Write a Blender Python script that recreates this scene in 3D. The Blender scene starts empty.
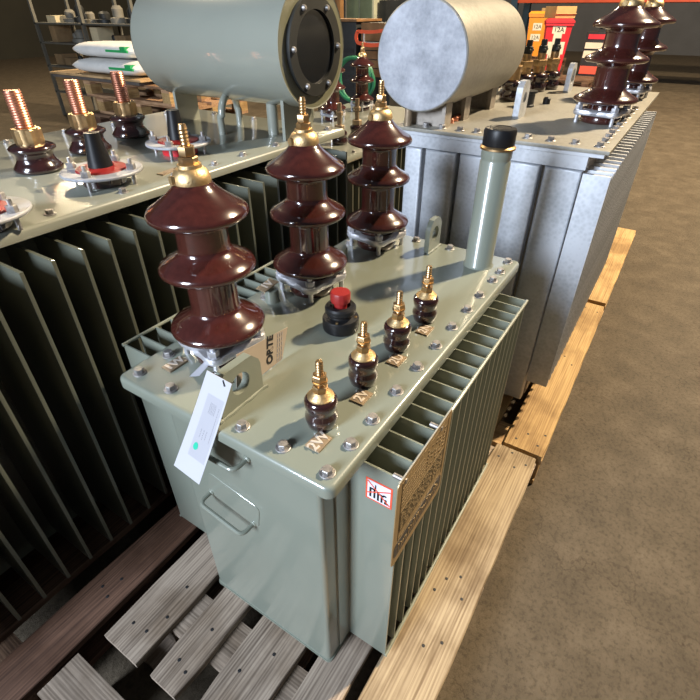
import bpy, bmesh, math, random
from math import pi, sin, cos, radians
from mathutils import Vector, Matrix
random.seed(7)
S = bpy.context.scene
COL = S.collection

# ------------------------------------------------------------------ materials
def ramp(nt, fac, stops):
    r = nt.nodes.new('ShaderNodeValToRGB')
    e = r.color_ramp.elements
    while len(e) < len(stops): e.new(0.5)
    for k, (p, c) in enumerate(stops):
        e[k].position = p; e[k].color = (*c, 1)
    nt.links.new(fac, r.inputs[0])
    return r.outputs[0]

def mat(name, col, rough=.5, metal=0, coat=0, var=.12, scale=8, bump=0, bscale=60, rvar=.0, coatr=.06, spec=.5):
    m = bpy.data.materials.new(name); m.use_nodes = True
    nt = m.node_tree; b = nt.nodes['Principled BSDF']
    b.inputs['Roughness'].default_value = rough
    b.inputs['Metallic'].default_value = metal
    b.inputs['Coat Weight'].default_value = coat
    b.inputs['Coat Roughness'].default_value = coatr; b.inputs['Coat IOR'].default_value = 1.65
    b.inputs['Specular IOR Level'].default_value = spec
    tc = nt.nodes.new('ShaderNodeTexCoord')
    n = nt.nodes.new('ShaderNodeTexNoise'); n.inputs['Scale'].default_value = scale; n.inputs['Detail'].default_value = 5
    nt.links.new(tc.outputs['Object'], n.inputs['Vector'])
    lo = tuple(c*(1-var) for c in col); hi = tuple(min(1, c*(1+var)) for c in col)
    nt.links.new(ramp(nt, n.outputs['Fac'], [(.3, lo), (.7, hi)]), b.inputs['Base Color'])
    if rvar:
        mr = nt.nodes.new('ShaderNodeMapRange'); mr.inputs['To Min'].default_value = rough-rvar; mr.inputs['To Max'].default_value = rough+rvar
        nt.links.new(n.outputs['Fac'], mr.inputs['Value']); nt.links.new(mr.outputs[0], b.inputs['Roughness'])
    if bump:
        n2 = nt.nodes.new('ShaderNodeTexNoise'); n2.inputs['Scale'].default_value = bscale; n2.inputs['Detail'].default_value = 4
        nt.links.new(tc.outputs['Object'], n2.inputs['Vector'])
        bp = nt.nodes.new('ShaderNodeBump'); bp.inputs['Strength'].default_value = bump; bp.inputs['Distance'].default_value = .01
        nt.links.new(n2.outputs['Fac'], bp.inputs['Height']); nt.links.new(bp.outputs[0], b.inputs['Normal'])
    return m

def wood(name, dark, light, axis=0, rough=.7):
    m = bpy.data.materials.new(name); m.use_nodes = True
    nt = m.node_tree; b = nt.nodes['Principled BSDF']; b.inputs['Roughness'].default_value = rough
    b.inputs['Specular IOR Level'].default_value = .3
    tc = nt.nodes.new('ShaderNodeTexCoord'); mp = nt.nodes.new('ShaderNodeMapping')
    sc = [70, 70, 70]; sc[axis] = 2.6
    mp.inputs['Scale'].default_value = sc
    oi = nt.nodes.new('ShaderNodeObjectInfo')
    ad = nt.nodes.new('ShaderNodeVectorMath'); ad.operation = 'ADD'
    cb = nt.nodes.new('ShaderNodeVectorMath'); cb.operation = 'SCALE'; cb.inputs[0].default_value = (17, 31, 5)
    nt.links.new(oi.outputs['Random'], cb.inputs['Scale'])
    nt.links.new(tc.outputs['Object'], ad.inputs[0]); nt.links.new(cb.outputs[0], ad.inputs[1])
    nt.links.new(ad.outputs[0], mp.inputs['Vector'])
    n = nt.nodes.new('ShaderNodeTexNoise'); n.inputs['Scale'].default_value = 1; n.inputs['Detail'].default_value = 7; n.inputs['Distortion'].default_value = 1.4
    nt.links.new(mp.outputs[0], n.inputs['Vector'])
    # growth rings : distorted wave across the board
    mp2 = nt.nodes.new('ShaderNodeMapping'); s2 = [26, 26, 26]; s2[axis] = 1.3
    mp2.inputs['Scale'].default_value = s2
    nt.links.new(ad.outputs[0], mp2.inputs['Vector'])
    w = nt.nodes.new('ShaderNodeTexWave'); w.bands_direction = 'Y' if axis == 0 else 'X'
    w.inputs['Scale'].default_value = 1.5; w.inputs['Distortion'].default_value = 9; w.inputs['Detail'].default_value = 4
    w.inputs['Detail Scale'].default_value = .8
    nt.links.new(mp2.outputs[0], w.inputs['Vector'])
    mx = nt.nodes.new('ShaderNodeMath'); mx.operation = 'MULTIPLY_ADD'; mx.inputs[1].default_value = .16
    nt.links.new(w.outputs['Fac'], mx.inputs[0]); 
    m3 = nt.nodes.new('ShaderNodeMath'); m3.operation = 'MULTIPLY'; m3.inputs[1].default_value = .95
    nt.links.new(n.outputs['Fac'], m3.inputs[0]); nt.links.new(m3.outputs[0], mx.inputs[2])
    # broad dirt stains
    n3 = nt.nodes.new('ShaderNodeTexNoise'); n3.inputs['Scale'].default_value = 6; n3.inputs['Detail'].default_value = 6
    nt.links.new(ad.outputs[0], n3.inputs['Vector'])
    c1 = ramp(nt, mx.outputs[0], [(.30, dark), (.70, light)])
    c2 = ramp(nt, n3.outputs['Fac'], [(.34, (.50, .44, .38)), (.54, (1, 1, 1))])
    mm = nt.nodes.new('ShaderNodeMix'); mm.data_type = 'RGBA'; mm.blend_type = 'MULTIPLY'; mm.inputs[0].default_value = .8
    nt.links.new(c1, mm.inputs[6]); nt.links.new(c2, mm.inputs[7])
    nt.links.new(mm.outputs[2], b.inputs['Base Color'])
    bp = nt.nodes.new('ShaderNodeBump'); bp.inputs['Strength'].default_value = .25; bp.inputs['Distance'].default_value = .004
    nt.links.new(mx.outputs[0], bp.inputs['Height']); nt.links.new(bp.outputs[0], b.inputs['Normal'])
    return m

M = {}
PG = (.205, .225, .185)
M['paint'] = mat('grey_green_enamel', PG, .38, coat=.7, var=.035, scale=5, coatr=.10)
M['paint_shaded'] = mat('grey_green_enamel_shaded', (.085, .092, .072), .45, coat=.3, var=.05, scale=4)  # grey-green enamel darkened: the shade around the fins is put into the colour
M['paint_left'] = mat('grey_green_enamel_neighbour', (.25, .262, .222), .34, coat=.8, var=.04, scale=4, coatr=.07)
M['porcelain'] = mat('brown_glazed_porcelain', (.050, .0115, .009), .2, coat=1, var=.18, scale=90, coatr=.03)
M['porcelain_dark'] = mat('dark_brown_glazed_porcelain', (.026, .008, .008), .2, coat=1, var=.2, scale=40, coatr=.04)
M['brass'] = mat('yellow_brass', (.55, .37, .19), .38, 1, var=.2, scale=70)
M['brass_matt'] = mat('cast_brass', (.66, .47, .24), .48, 1, var=.12, scale=120, bump=.12, bscale=260)
M['copper'] = mat('copper_stud', (.70, .30, .20), .35, 1, var=.1, scale=50)
M['alu'] = mat('cast_aluminium', (.62, .62, .66), .5, .8, var=.12, scale=60, bump=.1, bscale=150)
M['zinc'] = mat('zinc_plated_steel', (.36, .345, .34), .5, .8, var=.35, scale=90)
M['galv'] = None
M['black'] = mat('black_plastic', (.009, .009, .010), .42, var=.2, spec=.3)
M['rubber'] = mat('black_rubber', (.018, .018, .018), .6)
M['red'] = mat('red_plastic', (.25, .012, .011), .5, var=.08)
M['redlid'] = mat('red_bin_plastic', (.62, .02, .03), .45, var=.1)
M['orange'] = mat('orange_bin_plastic', (.85, .27, .015), .45, var=.08)
M['orangestrap'] = mat('orange_red_webbing', (.8, .10, .03), .6)
M['green'] = mat('green_print', (.02, .35, .10), .5)
M['greenhose'] = mat('green_rubber_hose', (.02, .16, .07), .45)
M['white'] = mat('white_card', (.47, .47, .50), .6, var=.02)
M['cream'] = mat('beige_card', (.40, .335, .275), .65, var=.05)
M['label'] = mat('cream_paper_label', (.72, .66, .52), .7, var=.06)
M['ink'] = mat('black_ink', (.012, .012, .014), .6)
M['greyink'] = mat('grey_print', (.36, .36, .40), .6)
M['stickred'] = mat('red_sticker_border', (.75, .10, .05), .4, var=.04)
M['stickwhite'] = mat('white_sticker', (.72, .72, .80), .35, var=.04)
M['plate'] = mat('etched_bronze_nameplate', (.42, .30, .155), .42, .55, var=.08, scale=20)
M['platedark'] = mat('etched_dark_field', (.10, .075, .04), .45, .4, var=.2, scale=50)
M['plateline'] = mat('etched_line_bronze', (.22, .155, .075), .5, .3)
M['platestrip'] = mat('dark_grey_title_strip', (.05, .05, .055), .45, .2)
M['tagmetal'] = mat('stamped_brass_tag', (.34, .255, .17), .42, .45, var=.15, scale=80)
M['tagtext'] = mat('raised_bright_letters', (.70, .62, .54), .4, .3)
M['edge'] = mat('bare_steel_edge', (.6, .6, .56), .4, .5)
M['fabricwhite'] = mat('white_woven_sack', (.70, .68, .64), .75, var=.08, bump=.2, bscale=40)
M['cardboard'] = mat('brown_cardboard', (.50, .30, .12), .75, var=.12)
M['darkbox'] = mat('dark_grey_crate', (.02, .021, .02), .5, var=.3)
M['brownpanel'] = mat('brown_board', (.22, .11, .04), .6, var=.2)
M['greencab'] = mat('pale_grey_green_locker', (.38, .38, .28), .5)
M['glassgreen'] = mat('dull_green_panel', (.09, .12, .08), .4)
M['blueup'] = mat('dark_blue_rack_paint', (.012, .035, .06), .45)
M['beam'] = mat('orange_red_rack_paint', (.42, .06, .02), .5)
M['shelfsteel'] = mat('grey_shelf_steel', (.18, .17, .14), .5, .3)
M['plywood'] = mat('dark_plywood_sheet', (.10, .085, .075), .6, var=.2)
M['clutter_a'] = mat('brown_carton', (.30, .19, .09), .8, var=.2)
M['clutter_b'] = mat('dull_grey_part', (.22, .20, .16), .6, var=.25)
M['clutter_c'] = mat('cream_carton', (.70, .58, .36), .8, var=.1)
M['weld'] = mat('ground_weld_bead', (.50, .45, .30), .35, .5, var=.3, scale=120)
M['wood_deck'] = wood('weathered_pine_board', (.14, .105, .080), (.41, .33, .26))
M['wood_deck_y'] = wood('weathered_pine_crossboard', (.13, .10, .075), (.36, .29, .23), axis=1)
M['wood_yellow'] = wood('fresh_pine_board', (.27, .16, .065), (.50, .335, .15))
M['wood_yellow_y'] = wood('fresh_pine_crossboard', (.34, .20, .085), (.60, .40, .20), axis=1)
M['wood_dark'] = wood('old_brown_board', (.05, .025, .017), (.16, .085, .055))
M['wood_dark_y'] = wood('old_brown_crossboard', (.08, .045, .03), (.22, .13, .08), axis=1)
M['wood_stack'] = wood('pallet_stack_wood_front', (.18, .09, .05), (.52, .32, .18), axis=1)

def galv(name, lo, hi, metal=.55, rough=.42, scale=7, vor=.28):
    m = bpy.data.materials.new(name); m.use_nodes = True
    nt = m.node_tree; b = nt.nodes['Principled BSDF']
    b.inputs['Metallic'].default_value = metal; b.inputs['Roughness'].default_value = rough
    tc = nt.nodes.new('ShaderNodeTexCoord')
    n = nt.nodes.new('ShaderNodeTexNoise'); n.inputs['Scale'].default_value = scale; n.inputs['Detail'].default_value = 8; n.inputs['Roughness'].default_value = .65
    v = nt.nodes.new('ShaderNodeTexVoronoi'); v.inputs['Scale'].default_value = 90
    nt.links.new(tc.outputs['Object'], n.inputs['Vector']); nt.links.new(tc.outputs['Object'], v.inputs['Vector'])
    a = nt.nodes.new('ShaderNodeMath'); a.operation = 'MULTIPLY_ADD'; a.inputs[1].default_value = .28
    a.inputs[1].default_value = vor; nt.links.new(v.outputs['Distance'], a.inputs[0]); nt.links.new(n.outputs['Fac'], a.inputs[2])
    nt.links.new(ramp(nt, a.outputs[0], [(.35, lo), (.72, hi)]), b.inputs['Base Color'])
    bp = nt.nodes.new('ShaderNodeBump'); bp.inputs['Strength'].default_value = .12; bp.inputs['Distance'].default_value = .004
    nt.links.new(a.outputs[0], bp.inputs['Height']); nt.links.new(bp.outputs[0], b.inputs['Normal'])
    return m
M['galv'] = galv('hot_dip_galvanised_steel', (.33, .35, .38), (.49, .51, .55), .35, .5)
M['galvend'] = galv('mottled_galvanised_end', (.20, .21, .235), (.43, .44, .48), .25, .55, 13, .08)
M['galvcyl'] = galv('weathered_galvanised_shell', (.20, .19, .165), (.30, .285, .25), .4, .5, 5)
M['galvtop'] = galv('dull_galvanised_cover', (.21, .195, .165), (.29, .275, .235), .25, .5, 4)
M['galvfin'] = galv('weathered_galvanised_fins', (.20, .175, .15), (.33, .29, .25), .3, .55, 8)

def concrete():
    m = bpy.data.materials.new('worn_concrete_floor'); m.use_nodes = True
    nt = m.node_tree; b = nt.nodes['Principled BSDF']
    tc = nt.nodes.new('ShaderNodeTexCoord')
    n = nt.nodes.new('ShaderNodeTexNoise'); n.inputs['Scale'].default_value = 6.5; n.inputs['Detail'].default_value = 12; n.inputs['Roughness'].default_value = .68
    n2 = nt.nodes.new('ShaderNodeTexNoise'); n2.inputs['Scale'].default_value = 70; n2.inputs['Detail'].default_value = 6; n2.inputs['Roughness'].default_value = .75
    v = nt.nodes.new('ShaderNodeTexVoronoi'); v.feature = 'DISTANCE_TO_EDGE'; v.inputs['Scale'].default_value = 2.6
    nd = nt.nodes.new('ShaderNodeTexNoise'); nd.inputs['Scale'].default_value = 5; nd.inputs['Detail'].default_value = 6
    for q in (n, n2, nd): nt.links.new(tc.outputs['Object'], q.inputs['Vector'])
    mx = nt.nodes.new('ShaderNodeMix'); mx.data_type = 'RGBA'; mx.inputs[0].default_value = .35
    nt.links.new(tc.outputs['Object'], mx.inputs[6]); nt.links.new(nd.outputs['Color'], mx.inputs[7])
    nt.links.new(mx.outputs[2], v.inputs['Vector'])
    c1 = ramp(nt, n.outputs['Fac'], [(.30, (.066, .051, .034)), (.5, (.096, .075, .051)), (.70, (.135, .107, .075))])
    c2 = ramp(nt, n2.outputs['Fac'], [(.36, (.45, .43, .40)), (.52, (1, 1, 1)), (.72, (1.0, 1.0, 1.0))])
    c3 = ramp(nt, v.outputs['Distance'], [(0, (.55, .5, .45)), (.006, (1, 1, 1))])
    a = nt.nodes.new('ShaderNodeMix'); a.data_type = 'RGBA'; a.blend_type = 'MULTIPLY'; a.inputs[0].default_value = .7
    nt.links.new(c1, a.inputs[6]); nt.links.new(c2, a.inputs[7])
    d = nt.nodes.new('ShaderNodeMix'); d.data_type = 'RGBA'; d.blend_type = 'MULTIPLY'; d.inputs[0].default_value = .7
    nt.links.new(a.outputs[2], d.inputs[6]); nt.links.new(c3, d.inputs[7])
    nt.links.new(d.outputs[2], b.inputs['Base Color'])
    mr = nt.nodes.new('ShaderNodeMapRange'); mr.inputs['To Min'].default_value = .62; mr.inputs['To Max'].default_value = .9; b.inputs['Specular IOR Level'].default_value = .22
    nt.links.new(n.outputs['Fac'], mr.inputs['Value']); nt.links.new(mr.outputs[0], b.inputs['Roughness'])
    bp = nt.nodes.new('ShaderNodeBump'); bp.inputs['Strength'].default_value = .6; bp.inputs['Distance'].default_value = .006
    nt.links.new(n2.outputs['Fac'], bp.inputs['Height']); nt.links.new(bp.outputs[0], b.inputs['Normal'])
    return m
M['concrete'] = concrete()
M['wall'] = mat('grey_sheet_wall', (.07, .073, .085), .7, var=.1, scale=2)
M['walldark'] = mat('dark_olive_wall', (.02, .018, .011), .8, var=.2, scale=1)

# ------------------------------------------------------------------ mesh builder
class MB:
    def __init__(s): s.bm = bmesh.new()
    def face(s, vs):
        try: return s.bm.faces.new(vs)
        except ValueError: return None
    def box(s, x0, x1, y0, y1, z0, z1, mtx=None, bevel=0):
        r = bmesh.ops.create_cube(s.bm, size=1)
        vs = r['verts']
        for v in vs:
            v.co = Vector(((x0+x1)/2+v.co.x*(x1-x0), (y0+y1)/2+v.co.y*(y1-y0), (z0+z1)/2+v.co.z*(z1-z0)))
        if bevel:
            es = list({e for v in vs for e in v.link_edges})
            rr = bmesh.ops.bevel(s.bm, geom=es, offset=bevel, segments=2, profile=.7, affect='EDGES')
            vs = list({v for f in rr['faces'] for v in f.verts} | {v for v in vs if v.is_valid})
        if mtx is not None:
            for v in vs: v.co = mtx @ v.co
        return s
    def rings(s, rings, cap0=True, cap1=True, closed=True):
        R = [[s.bm.verts.new(p) for p in ring] for ring in rings]
        n = len(R[0])
        for a, b in zip(R, R[1:]):
            for i in range(n if closed else n-1):
                j = (i+1) % n
                s.face((a[i], a[j], b[j], b[i]))
        if cap0: s.face(list(reversed(R[0])))
        if cap1: s.face(R[-1])
        return s
    def lathe(s, prof, o=(0, 0, 0), seg=32, mtx=None, rf=None):
        rings = []
        for r, z in prof:
            ring = []
            for k in range(seg):
                a = 2*pi*k/seg
                rr = max(r, 1e-5)*(rf(a) if rf else 1)
                p = Vector((rr*cos(a), rr*sin(a), z))
                if mtx is not None: p = mtx @ p
                ring.append(p+Vector(o))
            rings.append(ring)
        return s.rings(rings)
    def cyl(s, p0, p1, r, r1=None, seg=16):
        return s.tube([p0, p1], r, seg, r1)
    def tube(s, pts, r, seg=10, r1=None, closed=False):
        pts = [Vector(p) for p in pts]
        n = len(pts); rings = []
        t0 = (pts[1]-pts[0]).normalized()
        u = t0.orthogonal().normalized()
        for i, p in enumerate(pts):
            if closed: t = (pts[(i+1) % n]-pts[i-1]).normalized()
            elif i == 0: t = t0
            elif i == n-1: t = (pts[-1]-pts[-2]).normalized()
            else: t = ((pts[i+1]-p).normalized()+(p-pts[i-1]).normalized()).normalized()
            u = (u-t*u.dot(t)).normalized(); w = t.cross(u)
            rr = r if r1 is None else r+(r1-r)*i/(n-1)
            rings.append([p+(u*cos(2*pi*k/seg)+w*sin(2*pi*k/seg))*rr for k in range(seg)])
        if closed: rings.append(rings[0])
        return s.rings(rings, not closed, not closed)
    def hexa(s, c, r, z0, z1, rot=0):
        x, y = c[0], c[1]
        def ring(rr, z): return [(x+rr*cos(rot+pi/3*k), y+rr*sin(rot+pi/3*k), z) for k in range(6)]
        b = (z1-z0)*.12
        return s.rings([ring(r*.95, z0), ring(r, z0+b), ring(r, z1-b), ring(r*.90, z1)])
    def prism(s, poly, f):      # poly 2D, f(u,v,side) -> 3D with side 0/1
        a = [f(u, v, 0) for u, v in poly]; b = [f(u, v, 1) for u, v in poly]
        return s.rings([a, b])
    def rrect(s, x0, x1, y0, y1, rad, prof, seg=4):
        rings = []
        for ins, z in prof:
            ring = []
            a0, a1, b0, b1 = x0+ins, x1-ins, y0+ins, y1-ins
            r = max(rad-ins, .0008)
            for cx, cy, st in ((a1-r, b1-r, 0), (a0+r, b1-r, 1), (a0+r, b0+r, 2), (a1-r, b0+r, 3)):
                for k in range(seg+1):
                    a = pi/2*(st+k/seg); ring.append((cx+r*cos(a), cy+r*sin(a), z))
            rings.append(ring)
        return s.rings(rings)
    def make(s, name, m, parent=None, smooth=35):
        bmesh.ops.recalc_face_normals(s.bm, faces=s.bm.faces)
        me = bpy.data.meshes.new(name); s.bm.to_mesh(me); s.bm.free()
        if smooth:
            me.shade_smooth(); me.set_sharp_from_angle(angle=radians(smooth))
        o = bpy.data.objects.new(name, me); COL.objects.link(o)
        if m: me.materials.append(m)
        if parent:
            loc = Vector((0, 0, 0)); p = parent
            while p: loc += p.location; p = p.parent
            me.transform(Matrix.Translation(-loc)); o.parent = parent
        return o

def tag(o, label, cat, group=None):
    o['label'] = label; o['category'] = cat
    if group: o['group'] = group
    return o
def thing(name, label, cat, loc=(0, 0, 0), group=None):
    o = bpy.data.objects.new(name, None); COL.objects.link(o); o.location = loc
    o.empty_display_size = .1
    return tag(o, label, cat, group)
def struct(o):
    o['kind'] = 'structure'; return o
def dup(o, parent=None, loc=None, rz=None):
    c = o.copy(); COL.objects.link(c); c.parent = parent
    if loc is not None: c.location = loc
    if rz is not None: c.rotation_euler = (0, 0, rz)
    for ch in o.children: dup(ch, c)
    return c
def frame(o, right, up):
    r = Vector(right).normalized(); u = Vector(up); u = (u-r*u.dot(r)).normalized(); n = r.cross(u)
    m = Matrix((r, u, n)).transposed().to_4x4(); m.translation = Vector(o); return m
def text(s, size, mtx, name, m, parent, ext=.0006, sx=1, bold=0):
    cu = bpy.data.curves.new(name, 'FONT'); cu.body = s; cu.size = size; cu.extrude = ext; cu.align_x = 'CENTER'; cu.align_y = 'CENTER'; cu.offset = bold
    t = bpy.data.objects.new(name, cu); COL.objects.link(t)
    dg = bpy.context.evaluated_depsgraph_get()
    me = bpy.data.meshes.new_from_object(t.evaluated_get(dg))
    bpy.data.objects.remove(t); bpy.data.curves.remove(cu)
    me.transform(Matrix.Diagonal((sx, 1, 1, 1))); me.transform(mtx)
    me.name = name; me.materials.clear(); me.materials.append(m)
    o = bpy.data.objects.new(name, me); COL.objects.link(o)
    loc = Vector((0, 0, 0)); p = parent
    while p: loc += p.location; p = p.parent
    me.transform(Matrix.Translation(-loc)); o.parent = parent
    return o

# ------------------------------------------------------------------ camera
cam = bpy.data.objects.new('camera', bpy.data.cameras.new('camera')); COL.objects.link(cam)
F = 477.28; yaw, pitch = .5728, .6196
f = Vector((cos(yaw)*cos(pitch), sin(yaw)*cos(pitch), -sin(pitch)))
r = f.cross(Vector((0, 0, 1))).normalized(); u = r.cross(f)
mm = Matrix((r, u, -f)).transposed().to_4x4(); mm.translation = (-.3451, -.2546, 1.3930)
cam.matrix_world = mm
cam.data.sensor_width = 36; cam.data.lens = F/700*36; cam.data.clip_start = .02; cam.data.clip_end = 200
S.camera = cam

# ------------------------------------------------------------------ setting
b = MB(); b.box(-8, 26, -9, 22, -.1, 0); struct(b.make('floor', M['concrete']))
b = MB(); b.box(24, 24.2, -9, 22, 0, 7); struct(b.make('wall_back', M['wall']))
b = MB(); b.box(-8, 24, 20, 20.2, 0, 7); struct(b.make('wall_left', M['walldark']))

# ------------------------------------------------------------------ shared prototype meshes
def hv_bushing(parent, loc, m=None, s=1.0, sub=True):
    P = [(.050, 0), (.0545, .003), (.0545, .018), (.048, .028), (.044, .042), (.0435, .060), (.052, .062), (.080, .064), (.0855, .068), (.0868, .073), (.0835, .079),
         (.068, .088), (.055, .0965), (.0480, .102), (.0450, .1055), (.0440, .109), (.0436, .113), (.0435, .118), (.0435, .164), (.0437, .168), (.046, .175), (.054, .179), (.077, .181), (.0820, .185), (.0832, .190), (.0800, .196),
         (.065, .204), (.0530, .212), (.0470, .2175), (.0445, .221), (.0438, .225), (.0435, .229), (.0434, .234), (.0434, .258), (.0437, .262), (.046, .269), (.054, .273), (.077, .275), (.0815, .279), (.0828, .284), (.0795, .290),
         (.0640, .2995), (.0500, .310), (.0395, .3185), (.0330, .325), (.0290, .332), (0, .333)]
    b = MB(); b.lathe([(a*s, z*s) for a, z in P], seg=48)
    o = b.make('high_voltage_bushing', m or M['porcelain'], None, 60); o.parent = parent; o.location = loc
    if sub:
        def sp(nm, bb, mm_, sm=35):
            q = bb.make(nm, mm_, None, sm); q.parent = o; return q
        b = MB(); b.lathe([(x*s, z*s) for x, z in [(.0255, .318), (.0282, .323), (.0298, .330), (.0298, .337), (.0280, .344), (.0240, .350), (.0190, .353), (.0185, .358), (0, .358)]], seg=32)
        a0 = radians(160); b.cyl((.024*s*cos(a0), .024*s*sin(a0), .337*s), (.034*s*cos(a0), .034*s*sin(a0), .337*s), .0075*s)
        sp('brass_cap', b, M['brass_matt'])
        b = MB(); b.hexa((0, 0), .0150*s, .357*s, .369*s, .3); sp('hex_nut', b, M['brass'])
        b = MB(); b.hexa((0, 0), .0128*s, .370*s, .384*s, .7); sp('hex_nut', b, M['brass'])
        b = MB()
        pr = [(.0062 if k % 2 else .0072, .34+.0026*k) for k in range(28)]+[(.0055, .4140), (0, .4145)]
        b.lathe([(x*s, z*s) for x, z in pr], seg=12); sp('terminal_stud', b, M['brass'])
        # clamp ring with four ears
        def rr(a):
            d = cos(2*(a-radians(35)))**2
            return .0610+.0200*d**2
        rings = []
        seg = 72
        for kind in ('ib', 'ob', 'om', 'ot', 'it', 'ib'):
            ring = []
            for k in range(seg):
                a = 2*pi*k/seg
                rad = {'ib': .0500, 'it': .0495, 'ob': rr(a), 'om': rr(a)+.0035, 'ot': rr(a)}[kind]
                z = {'ib': .026, 'ob': .026, 'om': .034, 'ot': .041, 'it': .044}[kind]
                ring.append((rad*s*cos(a), rad*s*sin(a), z*s))
            rings.append(ring)
        b = MB(); b.rings(rings, False, False); sp('clamp_ring', b, M['alu'], 50)
        for k in range(4):
            a = radians(35+90*k); c = (.0715*s*cos(a), .0715*s*sin(a))
            b = MB(); b.cyl((*c, 0), (*c, .063*s), .0056*s, seg=10); b.hexa(c, .0108*s, .043*s, .056*s, .2); b.lathe([(.0125*s, .0405*s), (.0125*s, .0432*s)], (*c, 0), 14)
            sp('clamp_bolt', b, M['alu'])
    return o

def lv_bushing(parent, loc):
    P = [(.0215, 0), (.0235, .002), (.0255, .010), (.0270, .017), (.0265, .023), (.0232, .029), (.0232, .033), (.0258, .039), (.0270, .046), (.0262, .053), (.0225, .058), (0, .059)]
    b = MB(); b.lathe(P, seg=36); o = b.make('low_voltage_bushing', M['porcelain_dark'], None, 60); o.parent = parent; o.location = loc
    def sp(nm, bb, mm_):
        q = bb.make(nm, mm_); q.parent = o
    b = MB(); b.lathe([(.0215, .0578), (.0215, .0600), (.0185, .0625), (.0150, .0670), (.0120, .070), (0, .070)], seg=28); sp('brass_collar', b, M['brass_matt'])
    b = MB(); b.hexa((0, 0), .0125, .070, .081, .3); sp('hex_nut', b, M['brass'])
    b = MB(); b.hexa((0, 0), .0118, .0905, .1015, .6); b.lathe([(.0125, .0885), (.0125, .0903)], seg=18); sp('hex_nut', b, M['brass'])
    b = MB(); pr = [(.0052 if k % 2 else .0063, .068+.0025*k) for k in range(23)]+[(.0048, .1265), (0, .127)]
    b.lathe(pr, seg=12); sp('terminal_stud', b, M['brass'])
    return o

def bolt_proto(name, parent, z, m=None, s=1.0):
    b = MB(); b.hexa((0, 0), .0088*s, .0022*s, .0105*s, random.random()); b.lathe([(.0065*s, .0105*s), (0, .0108*s)], seg=12)
    o = b.make(name, m or M['zinc']); o.parent = parent
    b = MB(); b.lathe([(.0125*s, 0), (.0125*s, .0015*s), (.0115*s, .0022*s), (0, .0022*s)], seg=18)
    w = b.make('washer', m or M['zinc']); w.parent = o
    return o

def lug(parent, cx, y, zc, w=.094, h=.105, t=.013, hole=.023, name='lifting_lug', m=None):
    """flat eye plate standing on a cover, along x"""
    hw = w/2; n = 28
    hz = zc+h*.55
    outer = []; inner = []
    for k in range(n):
        a = 2*pi*k/n
        d = Vector((cos(a), sin(a)))
        # rounded top shape by ray against a clipped rectangle with chamfered top corners
        best = 9
        for nx, nz, lim in ((1, 0, hw), (-1, 0, hw), (0, 1, h*.45), (0, -1, h*.55), (.72, .694, hw*.72+h*.45*.694-.014), (-.72, .694, hw*.72+h*.45*.694-.014)):
            q = d.x*nx+d.y*nz
            if q > 1e-6: best = min(best, lim/q)
        outer.append((cx+d.x*best, hz+d.y*best)); inner.append((cx+d.x*hole, hz+d.y*hole))
    rings = [[(x, y-t/2, z) for x, z in inner], [(x, y-t/2, z) for x, z in outer], [(x, y+t/2, z) for x, z in outer], [(x, y+t/2, z) for x, z in inner], [(x, y-t/2, z) for x, z in inner]]
    b = MB(); b.rings(rings, False, False)
    return b.make(name, m or M['paint'], parent, 30)

# ------------------------------------------------------------------ MAIN TRANSFORMER
ZC = .842; ZB = .165
T = thing('distribution_transformer', 'grey-green oil transformer with lidded top, brown bushings and hanging tags, nearest on pallet', 'transformer', (.45, .2376, .145))
b = MB(); b.rrect(.037, .87, .0487, .409, .010, [(0, .145), (0, .817)]); tank = b.make('tank', M['paint'], T)
b = MB(); b.rrect(.0345, .8725, .046, .4115, .010, [(0, .1455), (0, .151)]); b.make('base_rim', M['paint'], T)
b = MB(); b.rrect(0, .9, 0, .484, .016, [(.004, .817), (0, .819), (0, .8345), (.0015, .8385), (.004, .841), (.0075, ZC)]); cover = b.make('cover', M['paint'], T, 50)
b = MB(); b.rrect(.020, .886, .022, .452, .012, [(0, .8085), (0, .8172)]); b.make('tank_flange', M['paint'], T)
def fins(parent, xs, y0, y1, z0, z1, m, th=.0042, name='cooling_fin'):
    p = None
    for i, x in enumerate(xs):
        if p is None:
            b = MB(); b.box(x-th/2, x+th/2, y0, y1, z0, z1, bevel=.0012)
            p = b.make(name, m, parent, 60); x0 = x
        else:
            c = p.copy(); COL.objects.link(c); c.parent = parent; c.location = (x-x0, 0, 0)
FX = [.1156+.04242*i for i in range(17)]
fins(T, FX, -.0555, .05, ZB, .788, M['paint'])
fins(T, FX, .408, .640, ZB, .788, M['paint'])
for y, s in ((-.0567, -1), (.641, 1)):
    for z in (.786, ZB+.003):
        b = MB(); b.tube([(.112, y, z), (.4, y, z), (.7977, y, z)], .0042, 8); b.make('fin_rail', M['paint'], T)
b = MB(); b.box(.076, .80, .044, .050, ZB, .80); b.make('fin_wall', M['paint'], T)
b = MB(); b.box(.076, .80, .4075, .4135, ZB, .80); b.make('fin_wall', M['paint'], T)
# cover bolts
bp = bolt_proto('cover_bolt', T, 0)
spots = [(.026+.0, .024)]+[(.091+.0, .025), (.157, .025), (.242, .026), (.325, .026), (.409, .026), (.491, .026), (.577, .026), (.655, .026), (.747, .026), (.803, .026), (.873, .028)]
spots += [(.030, .110), (.029, .194), (.030, .367), (.030, .453), (.097, .453), (.242, .453), (.375, .447), (.491, .453), (.577, .453), (.66, .453), (.747, .453), (.873, .453), (.873, .11), (.873, .194), (.873, .30), (.873, .367)]
rl = Vector((.45, .2376, .145))
for i, (x, y) in enumerate(spots):
    o = bp if i == 0 else dup(bp, T)
    o.location = Vector((x, y, ZC))-rl
    o.rotation_euler = (0, 0, random.random()*2)
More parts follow.
